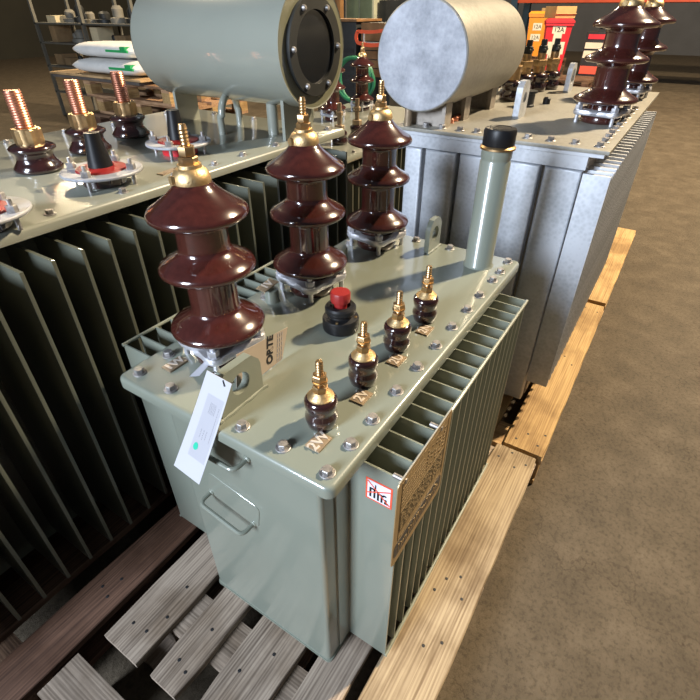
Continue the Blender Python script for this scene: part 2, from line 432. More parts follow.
# HV bushings
hb = hv_bushing(T, Vector((.163, .368, ZC))-rl)
hb['label'] = 'brown three-shed porcelain bushing nearest the white tag'
h2 = dup(hb, T, Vector((.471, .382, ZC))-rl); h2['label'] = 'brown three-shed porcelain bushing, middle of the row'
h3 = dup(hb, T, Vector((.784, .384, ZC))-rl); h3['label'] = 'brown three-shed porcelain bushing farthest from the white tag'
# LV bushings
l0 = lv_bushing(T, Vector((.1065, .0914, ZC))-rl)
LX = [.1065, .2344, .3623, .4902]
for i, x in enumerate(LX[1:]): dup(l0, T, Vector((x, .0914, ZC))-rl)
lbl = ['2W', '2V', '2U', '2N']
tpx = [.068, .195, .323, .449]
for i, x in enumerate(tpx):
    m = frame((x, .070, ZC+.002), (1, .0, 0), (0, 1, 0))
    b = MB(); b.box(-.018, .018, -.0135, .0135, -.002, .001, m, bevel=.0006); pl = b.make('terminal_plate', M['tagmetal'], T)
    text(lbl[i], .026, m @ Matrix.Translation((0, 0, .0014)), 'lettering', M['tagtext'], pl, .0006, bold=.0006)
m = frame((.082, .417, ZC+.003), (1, -.0, 0), (0, 1, 0))
b = MB(); b.box(-.021, .021, -.0125, .0125, -.003, .001, m, bevel=.0006); pl = b.make('terminal_plate', M['tagmetal'], T)
text('1W', .026, m @ Matrix.Translation((0, 0, .0014)), 'lettering', M['tagtext'], pl, .0006, bold=.0008)
# raised 1V plate on a small post
b = MB(); b.lathe([(.0175, 0), (.0165, .003), (.0165, .030), (.015, .032), (.007, .033), (.007, .040), (0, .040)], (.372, .422, ZC), 24); post = b.make('plugged_stub', M['paint'], T)
m = frame((.365, .426, ZC+.043), (1, -.0, .12), (-.02, 1, .10))
b = MB(); b.box(-.024, .024, -.0125, .0125, -.002, .001, m, bevel=.0006); pl = b.make('terminal_plate', M['tagmetal'], T)
text('1V', .026, m @ Matrix.Translation((0, 0, .0014)), 'lettering', M['tagtext'], pl, .0006, bold=.0008)
b = MB(); b.lathe([(.0175, 0), (.0165, .003), (.0165, .030), (.015, .032), (0, .033)], (.655, .418, ZC), 24); b.make('plugged_stub', M['paint'], T)
# tap changer
b = MB(); b.lathe([(.034, 0), (.0375, .003), (.0385, .010), (.0385, .026), (.037, .030), (.026, .033), (.025, .040)], (.361, .224, ZC), 40)
b.lathe([(.029, .040), (.0325, .044), (.0325, .053), (.0295, .057), (.021, .058), (.021, .050), (0, .050)], (.361, .224, ZC), 40)
tc_ = b.make('tap_changer', M['black'], T); tc_['label'] = 'black tap changer with a red cap'
b = MB(); b.lathe([(.013, .050), (.013, .063), (.0195, .066), (.0205, .070), (.0205, .085), (.0190, .088), (0, .0885)], (.361, .224, ZC), 48, rf=lambda a: 1+.018*cos(14*a)); b.make('red_cap', M['red'], tc_)
for a in (200, 290, 20):
    b = MB(); b.lathe([(.0035, .0295), (.0035, .033), (0, .0335)], (.361+.032*cos(radians(a)), .224+.032*sin(radians(a)), ZC), 10); b.make('screw', M['brass'], tc_)
# filler pipe
b = MB(); b.lathe([(.040, 0), (.0375, .003), (.0355, .006), (.0355, .262), (.0340, .265), (.0340, .269), (.0355, .272), (.0355, .291)], (.82, .0915, ZC), 36)
fp = b.make('filler_pipe', M['paint'], T)
b = MB(); b.lathe([(.034, .290), (.0405, .2905), (.0405, .2945), (.037, .298), (0, .298)], (.82, .0915, ZC), 36); b.make('brass_ring', M['brass'], fp)
b = MB(); b.lathe([(.0355, .298), (.0365, .300), (.0365, .329), (.034, .334), (.024, .3355), (.023, .3345), (0, .3345)], (.82, .0915, ZC), 40); b.make('black_cap', M['black'], fp)
# lugs
lug(T, .072, .238, ZC-.002, .100, .0865, .016, .0205)
lug(T, .840, .236, ZC-.002, .074, .094, .014, .0200)
for xa, xb, y in ((.014, .130, .2305), (.800, .880, .229)):
    b = MB(); b.tube([(xa+(xb-xa)*k/8, y+.0012*sin(k*2.1), ZC+.001) for k in range(9)], .0042, 8); b.make('weld_seam', M['paint'], T)
# pull handles on the end wall
def handle(y0, y1, z0, z1):
    X = .037; xo = .003
    pts = [(X, y0, z0)]
    def arc(c0, c1, c2, n=5):
        return [(1-t)**2*Vector(c0)+2*t*(1-t)*Vector(c1)+t*t*Vector(c2) for t in [k/n for k in range(n+1)]]
    pts += arc((xo+.016, y0, z0), (xo, y0, z0), (xo, y0+(y1-y0)*.12, z0+(z1-z0)*.12))
    pts += arc((xo, y1-(y1-y0)*.12, z1-(z1-z0)*.12), (xo, y1, z1), (xo+.016, y1, z1))
    pts += [(X+.002, y1, z1)]
    b = MB(); b.tube(pts, .0046, 10)
    for y, z in ((y0, z0), (y1, z1)): b.lathe([(.0085, 0), (.0075, .003), (.0045, .005), (0, .005)], (X, y, z), 14, Matrix.Rotation(-pi/2, 4, 'Y'))
    return b.make('pull_handle', M['paint'], T)
handle(.336, .222, .572, .552)
handle(.325, .206, .752, .752)
b = MB(); b.rrect(-.068, .068, -.037, .037, .014, [(0, 0), (0, .001), (.001, .0018)])
m = frame((.0372, .270, .592), (0, -1, -.17), (0, -.17, 1)) @ Matrix.Identity(4)
bmesh.ops.transform(b.bm, matrix=m, verts=b.bm.verts); b.make('backing_plate', M['paint'], T)
for (y, z) in ((.338, .795), (.196, .792)):
    b = MB(); b.lathe([(.0045, -.002), (.0045, .003), (0, .0035)], (.037, y, z), 12, Matrix.Rotation(-pi/2, 4, 'Y')); b.make('plug_screw', M['ink'], T)
# nameplate on the fin bank
y0 = -.0625
b = MB(); b.rrect(.084, .292, .583, .812, .012, [(0, 0), (0, .0016)])
fm = Matrix(((1, 0, 0, 0), (0, 0, -1, y0), (0, 1, 0, 0), (0, 0, 0, 1)))
bmesh.ops.transform(b.bm, matrix=fm, verts=b.bm.verts); NP = b.make('nameplate', M['plate'], T)
NP['label'] = 'bronze rating plate with etched rows of text'
yf = y0-.0016
def plq(x0, x1, z0, z1, m_, nm, e=.0005, rot=None):
    b = MB(); b.box(x0, x1, yf-e, yf+.0002, z0, z1); return b.make(nm, m_, NP, 0)
plq(.104, .276, .668, .724, M['platedark'], 'etched_field')
b = MB()
for (xa, xb, za, zb) in ((.100, .280, .798, .7995), (.100, .280, .6485, .650), (.100, .1012, .65, .798), (.2788, .28, .65, .798)):
    b.box(xa, xb, yf-.0005, yf+.0002, za, zb)
for k in range(6): b.box(.104, .18+.02*random.random(), yf-.0006, yf+.0002, .735+.009*k, .7375+.009*k)
for k in range(6):
    for j in range(5):
        if random.random() < .8: b.box(.196+.017*j, .196+.017*j+.005+.008*random.random(), yf-.0006, yf+.0002, .735+.009*k, .739+.009*k)
b.make('etched_border', M['platedark'], NP, 0)
b = MB()
for k in range(6):
    x = .106
    while x < .268:
        w = .004+.012*random.random(); b.box(x, min(x+w, .274), yf-.0009, yf+.0002, .673+.0085*k, .6755+.0085*k); x += w+.003+.004*random.random()
b.box(.232, .233, yf-.0009, yf, .668, .724); b.make('etched_lines', M['plateline'], NP, 0)
b = MB(); b.rrect(.090, .284, .604, .642, .010, [(0, 0), (0, .0006)])
fm2 = fm.copy(); fm2[1][3] = yf
bmesh.ops.transform(b.bm, matrix=fm2, verts=b.bm.verts); b.make('title_strip', M['platestrip'], NP)
# the title itself is too small to read: slanting ornamental strokes
b = MB(); x = .104
while x < .270:
    h = random.choice((.012, .018, .022)); w = random.choice((.0025, .004)); sk = .004
    b.prism([(x, .612), (x+w, .612), (x+w+sk, .612+h), (x+sk, .612+h)], lambda p, q, s_: (p, yf-.0006-.0005*s_, q))
    if random.random() < .6: b.box(x, x+.008, yf-.0011, yf-.0006, .612+h-.003, .612+h)
    x += .0095
b.make('title_strokes', M['plate'], NP, 0)
for x in (.110, .245):
    b = MB(); b.cyl((x, yf-.002, .797), (x, -.043, .797), .0044, seg=14); b.make('fixing_screw', M['zinc'], NP)
b = MB(); b.tube([(.088, yf+.0005, .8125), (.288, yf+.0005, .8125)], .0013, 6); b.make('bright_edge', M['edge'], NP)
# warning sticker on the first fin
fx = .1156-.0021
WS = MB(); 
m = frame((fx-.0004, -.0170, .7305), (0, -1, 0), (0, 0, 1))
WS.box(-.0255, .0255, -.0265, .0265, -.0003, .0003, m); ws = WS.make('warning_sticker', M['stickred'], T, 0); ws['label'] = 'red-bordered warning pictogram sticker'
b = MB(); b.box(-.0220, .0220, -.0230, .0230, .0001, .0007, m); b.make('sticker_field', M['stickwhite'], ws, 0)
b = MB()
for (xa, xb, za, zb) in ((-.018, -.006, .002, .006), (-.018, -.014, -.018, .004), (-.010, -.006, -.018, .004), (-.003, .001, -.020, .000), (.004, .008, -.020, -.004), (-.003, .010, -.004, .000), (.011, .019, -.020, -.015), (.012, .016, -.016, -.008), (-.0075, -.005, .004, .017), (.009, .015, -.002, .002)):
    b.box(xa, xb, za, zb, .0006, .0010, m)
b.make('pictogram', M['ink'], ws, 0)
b = MB()
for a, c in (((-.0215, .021), (.0215, -.020)), ((.0215, .016), (-.0215, -.010))):
    d = (Vector(c)-Vector(a)).normalized(); n_ = Vector((-d.y, d.x))*.0012
    b.prism([Vector(a)+n_, Vector(a)-n_, Vector(c)-n_, Vector(c)+n_], lambda p, q, s_: m @ Vector((p, q, .0009+.0004*s_)))
b.make('crossed_lines', M['stickred'], ws, 0)

# ------------------------------------------------------------------ tags hanging on the near lug
def card(name, label, c4, m_, th=.0006, bow_=.002):
    A, B, C, D = [Vector(p) for p in c4]     # top-left, top-right, bottom-right, bottom-left
    n = (B-A).cross(D-A).normalized()*th
    root = thing(name, label, 'tag', tuple(D))
    b = MB()
    N = 24
    r1 = []
    rings = []
    for k in range(N+1):
        t = k/N; L_ = A.lerp(D, t); R_ = B.lerp(C, t)
        bow = n.normalized()*(bow_*sin(pi*t))
        rings.append([L_+bow, R_+bow, R_+bow-n, L_+bow-n])
    b.rings(rings); cd = b.make('card', m_, root, 60)
    return root, n.normalized()
WT = [(.020, .240, .945), (.020, .189, .941), (-.034, .257, .722), (-.034, .318, .734)]
wt, wn = card('paper_tag', 'long white card tag hanging from the near lug over the front edge', WT, M['white'])
A, B, Cc, D = [Vector(p) for p in WT]
sgn = -1 if wn.x > 0 else 1
nn = wn*sgn
def on(t, s_, off=.0012):
    bow = wn*(.002*sin(pi*t)); P = A.lerp(D, t).lerp(B.lerp(Cc, t), s_)+bow
    return P+nn*(off if sgn > 0 else off-.0002)
dn = (D-A).normalized(); ac = (B-A).normalized()
def patch(t0, t1, s0, s1, m_, nm, off=.0010):
    b = MB(); N = 6
    b.rings([[on(t0+(t1-t0)*k/N, s0, off), on(t0+(t1-t0)*k/N, s1, off), on(t0+(t1-t0)*k/N, s1, off-.0006), on(t0+(t1-t0)*k/N, s0, off-.0006)] for k in range(N+1)]); return b.make(nm, m_, wt, 60)
M['stickerpale'] = mat('pale_lilac_sticker', (.41, .41, .45), .35, var=.02)
patch(.17, .80, .30, .93, M['stickerpale'], 'printed_sticker', .0009)
b = MB()
random.seed(3)
for (t0, t1, s0, s1) in [(.235+.0*k, .335, .50+.05*k, .52+.05*k) for k in range(5)]:
    t = t0
    while t < t1:
        dt = .006+.012*random.random(); b.rings([[on(q, s0, .0013), on(q, s1, .0013), on(q, s1, .0009), on(q, s0, .0009)] for q in (t, min(t+dt, t1))]); t += dt+.005
for s0 in (.46, .56, .66):
    t = .50
    while t < .585:
        dt = .008+.010*random.random(); b.rings([[on(q, s0, .0013), on(q, s0+.03, .0013), on(q, s0+.03, .0009), on(q, s0, .0009)] for q in (t, t+dt)]); t += dt+.008
t = .25
while t < .60:
    dt = .005+.008*random.random(); b.rings([[on(q, .83, .0013), on(q, .845, .0013), on(q, .845, .0009), on(q, .83, .0009)] for q in (t, t+dt)]); t += dt+.006
b.make('printed_lines', M['greyink'], wt, 0)
M['teal'] = mat('teal_green_ink', (.02, .46, .30), .5, var=.05)
b = MB(); cc = (.685, .47)
ring = []
for k in range(16):
    a = 2*pi*k/16; ring.append((cc[0]+.034*cos(a)*(1.25 if cos(a) < -.7 else 1), cc[1]+.085*sin(a)))
b.rings([[on(p, q, .0013) for p, q in ring], [on(p, q, .0008) for p, q in ring]]); b.make('green_leaf_mark', M['teal'], wt, 0)
# string through the lug hole
hz = ZC-.002+.0865*.55
b = MB(); b.tube([on(.045, .80, .0025), (.018, .206, .941), (.026, .218, .928), (.050, .226, .905), (.064, .236, .893), (.060, .252, .900), (.040, .249, .925), (.026, .238, .936), (.022, .215, .942), on(.05, .86, -.002)], .0009, 6); b.make('string', M['ink'], wt)
# second tag, beige, leaning behind the lug
BT = [(.1005, .2632, .9160), (.2350, .2616, .9000), (.2050, .2560, .8445), (.0800, .2560, .8445)]
bt, bn = card('paper_tag', 'beige card tag with bold print leaning behind the near lug', BT, M['cream'], bow_=0)
n2 = bn if bn.y < 0 else -bn
off_ = .0005 if bn.y < 0 else .0010
ex = Vector(BT[1])-Vector(BT[0]); ey = Vector(BT[0])-Vector(BT[3])
upv = n2.cross(ex.normalized())
m = Matrix((Vector((0, 0, 1)), -ex.normalized(), n2)).transposed().to_4x4()
m.translation = Vector(BT[0]).lerp(Vector(BT[2]), .5)+Vector(((.046, -.0062, .004)))
text('ORTE', .022, frame(Vector(BT[0]).lerp(Vector(BT[2]), .5)+n2*off_+Vector((.026, 0, .001)), ey, -ex), 'bold_print', M['ink'], bt, .0003, bold=.0008)
b = MB(); 
for j in range(3):
    for k in range(6):
        o_ = Vector(BT[0]).lerp(Vector(BT[2]), .5)+n2*off_+ex.normalized()*(.045+.006*j)
        p = o_+ey*(-.38+.13*k); q = p+ey*.09
        w = ex.normalized()*.0018
        b.rings([[p, q, q+w, p+w], [p+n2*.0004, q+n2*.0004, q+w+n2*.0004, p+w+n2*.0004]])
b.make('fine_print', M['greyink'], bt, 0)
b = MB(); b.tube([(.098, .262, .908), (.088, .252, .912), (.080, .243, .916), (.074, .2355, .920)], .0012, 6); b.make('string', M['ink'], bt)
# pale strip hanging from the clamp of the nearest bushing
b = MB(); b.rings([[(.118+.0*k, .338, .884), (.118, .338, .8835), (.130, .330, .8835), (.130, .330, .884)] if k == 0 else [(.062, .352, .8555), (.062, .352, .855), (.074, .339, .855), (.074, .339, .8555)] for k in (0, 1)])
cl = b.make('clear_plastic_strip', M['stickerpale'], T, 0)

# ------------------------------------------------------------------ pallets
def pallet(label, loc, boards, cross, blocks, m, my, group=None, th=.022, zt=.145, bottoms=()):
    """boards: (x0,x1,y0,y1) in world, along x"""
    R = thing('wooden_pallet', label, 'pallet', loc, group)
    res = []
    for k, (x0, x1, y0, y1) in enumerate(boards):
        n = 14; b = MB(); ra, rb = [], []
        random.seed(int(abs(y0*1000))+k)
        wav = lambda: (random.random()-.5)*.0035
        top, bot = [], []
        for i in range(n+1):
            x = x0+(x1-x0)*i/n
            e = .004 if i in (0, n) else 0
            ya, yb = y0+wav()+e, y1+wav()-e
            ra.append([(x, ya, zt-th), (x, ya, zt-.002), (x, ya+.002, zt), (x, yb-.002, zt), (x, yb, zt-.002), (x, yb, zt-th)])
        b.rings(ra); o = b.make('deck_board', m, R, 25); res.append(o)
    for (x0, x1, y0, y1) in cross:
        b = MB(); b.box(x0, x1, y0, y1, zt-th-.022, zt-th, bevel=.0015); b.make('cross_board', my, R)
    for (x0, x1, y0, y1) in blocks:
        b = MB(); b.box(x0, x1, y0, y1, .022 if bottoms else 0, zt-th-.022, bevel=.002); b.make('block', my, R)
    for (x0, x1, y0, y1) in bottoms:
        b = MB(); b.box(x0, x1, y0, y1, 0, .022, bevel=.0015); b.make('bottom_board', m, R)
    return R, res
def nails(board, pts, z=.145):
    for x, y in pts:
        b = MB(); b.lathe([(.0042, -.002), (.0042, .0006), (.003, .0009), (0, .0009)], (x, y, z), 8); b.make('nail_head', M['ink'], board)
xs0, xs1 = -.212, .932
BO = [(xs0, xs1, .427, .552), (xs0+.004, xs1, .298, .386), (xs0, xs1, .118, .251), (xs0, xs1, -.017, .078), (xs0-.02, xs1, -.192, -.046)]
CR = [(-.11, -.0, -.192, .545), (.31, .42, -.192, .545), (.82, .932, -.192, .545)]
BK = [(xa, xb, ya, yb) for xa, xb in ((-.11, -.0), (.31, .42), (.82, .932)) for ya, yb in ((-.185, -.085), (.12, .24), (.44, .54))]
BB = [(-.18, xs1, -.185, -.085), (-.18, xs1, .13, .23), (-.18, xs1, .44, .54)]
R, res = pallet('weathered wooden pallet under the nearest green transformer', (.36, .18, 0), BO, CR, BK, M['wood_deck'], M['wood_deck_y'], bottoms=BB)
nails(res[0], [(-.155, .512), (-.15, .468), (-.10, .452), (-.02, .47)])
nails(res[1], [(-.15, .35), (-.06, .335), (-.16, .318)])
nails(res[2], [(-.02, .17), (-.09, .215)])
nails(res[4], [(.875, -.075), (.885, -.165), (.855, -.135), (.915, -.11), (.375, -.10), (.40, -.13), (.345, -.155), (.33, -.085), (.19, -.12), (.22, -.155)])
res[4].data.materials[0] = M['wood_yellow'].copy(); 
M['wood_mid'] = wood('pine_board_lit_tint', (.19, .13, .075), (.42, .33, .215))  # same pallet pine, with the warm light on this board put into its colour
res[4].data.materials[0] = M['wood_mid']
# pallet under the galvanised transformer
BO = [(.95, 2.16, -.205, -.066), (.95, 2.16, -.02, .09), (.95, 2.16, .14, .26), (.95, 2.16, .31, .41), (.95, 2.16, .45, .58)]
CR = [(xa, xb, -.205, .58) for xa, xb in ((.955, 1.075), (1.5, 1.62), (2.04, 2.155))]
BK = [(xa, xb, ya, yb) for xa, xb in ((.96, 1.075), (1.5, 1.62), (2.04, 2.15)) for ya, yb in ((-.2, -.1), (.14, .26), (.46, .575))]
BB = [(.95, 2.16, -.2, -.1), (.95, 2.16, .14, .26), (.95, 2.16, .46, .575)]
R, res = pallet('bright yellow pine pallet under the galvanised transformer', (1.55, .19, 0), BO, CR, BK, M['wood_yellow'], M['wood_yellow_y'], bottoms=BB)
nails(res[0], [(.99, -.10), (.995, -.175), (1.035, -.13), (1.06, -.185), (1.53, -.10), (1.55, -.17), (1.6, -.13), (2.10, -.12), (2.08, -.18)])
BO = [(2.20, 3.4, -.205, -.066), (2.20, 3.4, -.02, .09), (2.20, 3.4, .14, .26), (2.20, 3.4, .31, .41), (2.20, 3.4, .45, .58)]
CR = [(xa, xb, -.205, .58) for xa, xb in ((2.205, 2.32), (2.75, 2.87), (3.28, 3.395))]
BK = [(xa, xb, ya, yb) for xa, xb in ((2.21, 2.32), (2.75, 2.87), (3.28, 3.39)) for ya, yb in ((-.2, -.1), (.14, .26), (.46, .575))]
pallet('yellow pine pallet just beyond the one under the galvanised transformer', (2.8, .19, 0), BO, CR, BK, M['wood_yellow'], M['wood_yellow_y'], bottoms=[(2.20, 3.4, -.2, -.1), (2.20, 3.4, .14, .26), (2.20, 3.4, .46, .575)])
# pallet under the left transformer
BO = [(-.46, 1.2, .585, .70), (-.46, 1.2, .76, .87), (-.46, 1.2, .95, 1.06), (-.46, 1.2, 1.14, 1.25), (-.46, 1.2, 1.33, 1.45)]
CR = [(xa, xb, .585, 1.45) for xa, xb in ((-.45, -.33), (.3, .42), (1.07, 1.19))]
BK = [(xa, xb, ya, yb) for xa, xb in ((-.445, -.335), (.31, .41), (1.08, 1.18)) for ya, yb in ((.6, .70), (.96, 1.06), (1.34, 1.44))]
R, res = pallet('dark reddish-brown pallet under the left green transformer', (.4, 1.0, 0), BO, CR, BK, M['wood_dark'], M['wood_dark_y'], bottoms=[(-.46, 1.2, .6, .70), (-.46, 1.2, .96, 1.06), (-.46, 1.2, 1.34, 1.44)])
nails(res[0], [(-.14, .66), (-.10, .635), (-.15, .625)])
# pallet edge in the near left corner (boards run the other way)
R = thing('wooden_pallet', 'pale pallet whose edge cuts the bottom left corner', 'pallet', (-.75, 0, 0))
for k in range(5):
    xa = -.27-.235*k; b = MB(); b.box(xa-.10, xa, -.65, .565, .123, .145, bevel=.002); b.make('deck_board', M['wood_deck_y'], R)
for y in (-.6, -.05, .46):
    b = MB(); b.box(-1.31, -.27, y-.04, y+.06, .101, .123, bevel=.0015); b.make('cross_board', M['wood_deck'], R)
    for xa in (-.37, -.84, -1.31):
        b = MB(); b.box(xa, xa+.1, y-.04, y+.06, 0, .101, bevel=.002); b.make('block', M['wood_deck_y'], R)

# ------------------------------------------------------------------ LEFT TRANSFORMER
L0 = Vector((.4, 1.15, .145))
LT = thing('distribution_transformer', 'grey-green transformer at left with white-flanged sockets and green drum on top', 'transformer', L0)
ZL = 1.035
b = MB(); b.rrect(-.48, 1.15, .92, 1.46, .02, [(0, .145), (0, 1.01)]); b.make('tank', M['paint_shaded'], LT)
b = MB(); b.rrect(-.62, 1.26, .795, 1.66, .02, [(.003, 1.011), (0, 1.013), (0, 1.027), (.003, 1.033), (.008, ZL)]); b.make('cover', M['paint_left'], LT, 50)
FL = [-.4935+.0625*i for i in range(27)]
fins(LT, FL, .712, .925, .20, .988, M['paint_shaded'], .008)
b = MB(); b.box(-.48, 1.15, .90, .925, .2, .99); b.make('fin_wall', M['paint_shaded'], LT)
bp = bolt_proto('cover_bolt', LT, 0)
for i, (x, y) in enumerate([(.485, .83), (.627, .83), (.749, .835), (.90, .833), (.33, .83), (.15, .83), (1.05, .835), (1.2, .84), (1.2, 1.0), (1.2, 1.2), (1.2, 1.42), (.82, 1.56), (.95, 1.6), (.65, 1.6), (.45, 1.6), (1.1, 1.6)]):
    o = bp if i == 0 else dup(bp, LT)
    o.location = Vector((x, y, ZL))-L0; o.rotation_euler = (0, 0, random.random())
# stout LV bushings with copper stud
def stout(x, y):
    b = MB(); b.lathe([(.052, 0), (.060, .004), (.061, .012), (.052, .022), (.047, .030), (.045, .042), (.050, .050), (.057, .056), (.057, .061), (.050, .066), (.038, .070), (0, .071)], (x, y, ZL), 32)
    o = b.make('low_voltage_bushing', M['porcelain_dark'], LT, 60)
    b = MB(); b.hexa((x, y), .037, ZL+.070, ZL+.108, .3); b.lathe([(.033, .070), (.033, .107), (0, .107)], (x, y, ZL), 20); b.make('brass_nut', M['brass'], o)
    b = MB(); b.lathe([((.020 if k % 2 else .0215), .105+.0030*k) for k in range(29)]+[(.019, .194), (0, .1945)], (x, y, ZL), 20); b.make('copper_stud', M['copper'], o)
stout(.742, 1.348); stout(.535, 1.268); stout(.33, 1.19)
# flanged plug sockets
def socket(x, y):
    b = MB(); b.lathe([(.050, 0), (.052, .002), (.052, .028), (0, .028)], (x, y, ZL), 32); o = b.make('plug_socket', M['redlid'] if y > 1 else M['porcelain_dark'], LT)
    b = MB(); b.lathe([(.040, .028), (.094, .0285), (.096, .031), (.096, .034), (.094, .036), (0, .036)], (x, y, ZL), 40); b.make('white_flange', M['galvend'], o)
    b = MB(); b.lathe([(.060, .036), (.058, .040), (.030, .043), (0, .043)], (x, y, ZL), 32); b.make('red_gasket', M['red'], o)
    b = MB(); b.lathe([(.030, .036), (.028, .05), (.019, .105), (.018, .120), (0, .121)], (x, y, ZL), 24); b.make('black_cone', M['black'], o)
    for k in range(4):
        a = radians(30+90*k); c = (x+.076*cos(a), y+.076*sin(a))
        b = MB(); b.cyl((*c, ZL+.0), (*c, ZL+.062), .0048, seg=8); b.hexa(c, .011, ZL+.036, ZL+.050, .4); b.make('flange_bolt', M['zinc'], o)
socket(.668, 1.015); socket(.352, .930); socket(.03, .86)
m = frame((.520, .880, ZL+.002), (1, .12, 0), (-.12, 1, 0))
b = MB(); b.box(-.045, .045, -.011, .011, -.002, .0008, m); pl = b.make('terminal_plate', M['tagmetal'], LT)
text('1V', .020, m @ Matrix.Translation((.02, 0, .001)), 'lettering', M['ink'], pl, .0004)
# bent rod lug
b = MB(); pts = [(.935, 1.105, ZL-.002), (.935, 1.105, ZL+.055)]
for k in range(11):
    a = pi-pi*k/10; pts.append((1.008+.073*cos(a), 1.130+.034*cos(a), ZL+.062+.052*sin(a)))
pts += [(1.082, 1.160, ZL+.055), (1.082, 1.160, ZL-.002)]
b.tube(pts, .0125, 12); b.make('lifting_hoop', M['paint_left'], LT)
b = MB(); b.tube([(1.16, .93, ZL-.002), (1.16, .93, ZL+.04)]+[(1.20+.04*cos(pi-pi*k/8), .94, ZL+.045+.035*sin(pi*k/8)) for k in range(9)]+[(1.24, .95, ZL-.002)], .0115, 10); b.make('lifting_hoop', M['paint_left'], LT)
# conservator drum lying along y on two brackets
CX, CZ, CR_ = 1.065, 1.297, .170
mt = Matrix.Translation((CX, 0, CZ)) @ Matrix.Rotation(-pi/2, 4, 'X')    # lathe z -> +y
Y0, Y1 = .790, 1.47
b = MB(); b.lathe([(CR_-.006, Y0+.003), (CR_, Y0), (CR_, Y0+.006), (CR_, Y1-.03), (CR_-.01, Y1-.012), (CR_-.03, Y1), (0, Y1+.006)], seg=64, mtx=mt)
dr = b.make('conservator_drum', M['paint_left'], LT, 45)
M['paint_end_shaded'] = mat('shaded_enamel_end', (.175, .175, .115), .4, coat=.5, var=.05)  # drum enamel in a darker olive: the end face's shade is in the colour
b = MB(); b.lathe([(0, Y0+.0035), (CR_-.004, Y0+.0034), (CR_-.004, Y0+.0016), (.138, Y0+.0012)], seg=64, mtx=mt); b.make('end_plate', M['paint_end_shaded'], dr)
def rg(r0, r1, ya, yb, nm, mm_):
    b = MB(); b.rings([[mt @ Vector((rr_*cos(2*pi*k/48), rr_*sin(2*pi*k/48), yy)) for k in range(48)] for rr_, yy in ((r0, ya), (r1, ya), (r1, yb), (r0, yb), (r0, ya))], False, False); return b.make(nm, mm_, dr)
rg(.098, .133, Y0-.012, Y0+.003, 'sight_glass_ring', M['darkbox'])
b = MB(); b.lathe([(.099, Y0+.001), (.099, Y0-.003), (0, Y0-.0035)], seg=48, mtx=mt)
M['sight'] = mat('dark_sight_glass', (.012, .014, .018), .08, var=.2, spec=.8)
b.make('sight_glass', M['sight'], dr)
for k in range(6):
    a = radians(60*k); c = mt @ Vector((.1155*cos(a), .1155*sin(a), Y0-.012))
    b = MB(); b.lathe([(.0085, -.001), (.0085, .004), (.006, .009), (0, .010)], c, 12, Matrix.Rotation(pi/2, 4, 'X')); b.make('cap_screw', M['zinc'], dr)
for y, xa, xb in ((.855, .975, 1.12), (1.40, 1.0, 1.10)):
    b = MB(); b.box(xa, xb, y-.005, y+.005, ZL-.001, CZ-.10); b.box(xa-.004, xa, y-.006, y+.006, ZL-.001, CZ-.10); b.make('drum_bracket', M['paint_left'], LT)
b = MB(); b.cyl((1.035, .955, ZL-.001), (1.035, .955, CZ-.10), .019, seg=20); b.make('drum_pipe', M['paint_left'], LT)

# ------------------------------------------------------------------ GALVANISED TRANSFORMER (right)
G0 = Vector((1.9, .2, .145))
GT = thing('distribution_transformer', 'galvanised transformer at right carrying the round steel drum and brown bushing', 'transformer', G0)
ZG = 1.088; GX = 1.15
b = MB(); b.box(GX+.035, 2.40, -.062, .50, .20, ZG-.02); b.make('tank', M['galvfin'], GT)
b = MB(); b.box(GX-.01, 2.46, -.112, .545, ZG-.010, ZG, bevel=.002); b.make('cover', M['galvtop'], GT)
b = MB(); b.box(GX-.002, 2.45, -.100, .530, ZG-.021, ZG-.0101); b.make('tank_flange', M['galv'], GT)
b = MB(); b.box(GX+.004, GX+.036, -.062, .50, ZG-.058, ZG-.021); b.make('top_strip', M['galv'], GT)
b = MB(); b.box(GX+.05, 2.3, .0, .45, .145, .201); b.make('foot_frame', M['galvfin'], GT)
ys = [-.0625, .052, .180, .310, .428, .500]
for ya, yb in zip(ys, ys[1:]):
    b = MB()
    prof = [(.0, .030), (.004, .008), (.014, .0)]
    y_0, y_1 = ya+.006, yb-.006
    z0, z1 = .187, ZG-.060
    def ring(x, ins): return [(x, y_0+ins, z0+ins), (x, y_1-ins, z0+ins), (x, y_1-ins, z1-ins), (x, y_0+ins, z1-ins)]
    b.rings([ring(GX+.040, 0), ring(GX+.006, 0), ring(GX+.001, .003), ring(GX, .007)])
    b.make('end_panel', M['galv'], GT, 50)
fins(GT, [GX+.004+.048*i for i in range(26)], -.132, -.06, .286, ZG-.065, M['galv'], .012)
bp = bolt_proto('cover_bolt', GT, 0, M['zinc'], 1.15)
for i, (x, y) in enumerate([(1.18, .44), (1.18, .385), (1.18, .324), (1.186, .272), (1.19, .119), (1.19, .053), (1.19, -.013), (1.19, -.078), (1.255, -.079), (1.32, -.078), (1.385, -.078), (1.45, -.078), (1.52, -.078), (1.6, -.078), (1.7, -.078), (1.8, -.078), (1.9, -.078)]):
    o = bp if i == 0 else dup(bp, GT)
    o.location = Vector((x, y, ZG))-G0; o.rotation_euler = (0, 0, random.random())
hg = dup(hb, GT, Vector((1.565, -.010, ZG))-G0); hg.scale = (1.12, 1.12, .95); hg['label'] = 'brown porcelain bushing at the right edge of the photo'
hg2 = dup(hb, GT, Vector((2.20, -.010, ZG))-G0); hg2.scale = (1.12, 1.12, .95); hg2['label'] = 'brown porcelain bushing farther along the galvanised cover'
lug(GT, 1.50, .240, ZG-.001, .085, .115, .02, .018, m=M['galv']); lug(GT, 2.25, .243, ZG-.001, .085, .115, .02, .03, m=M['galv'])
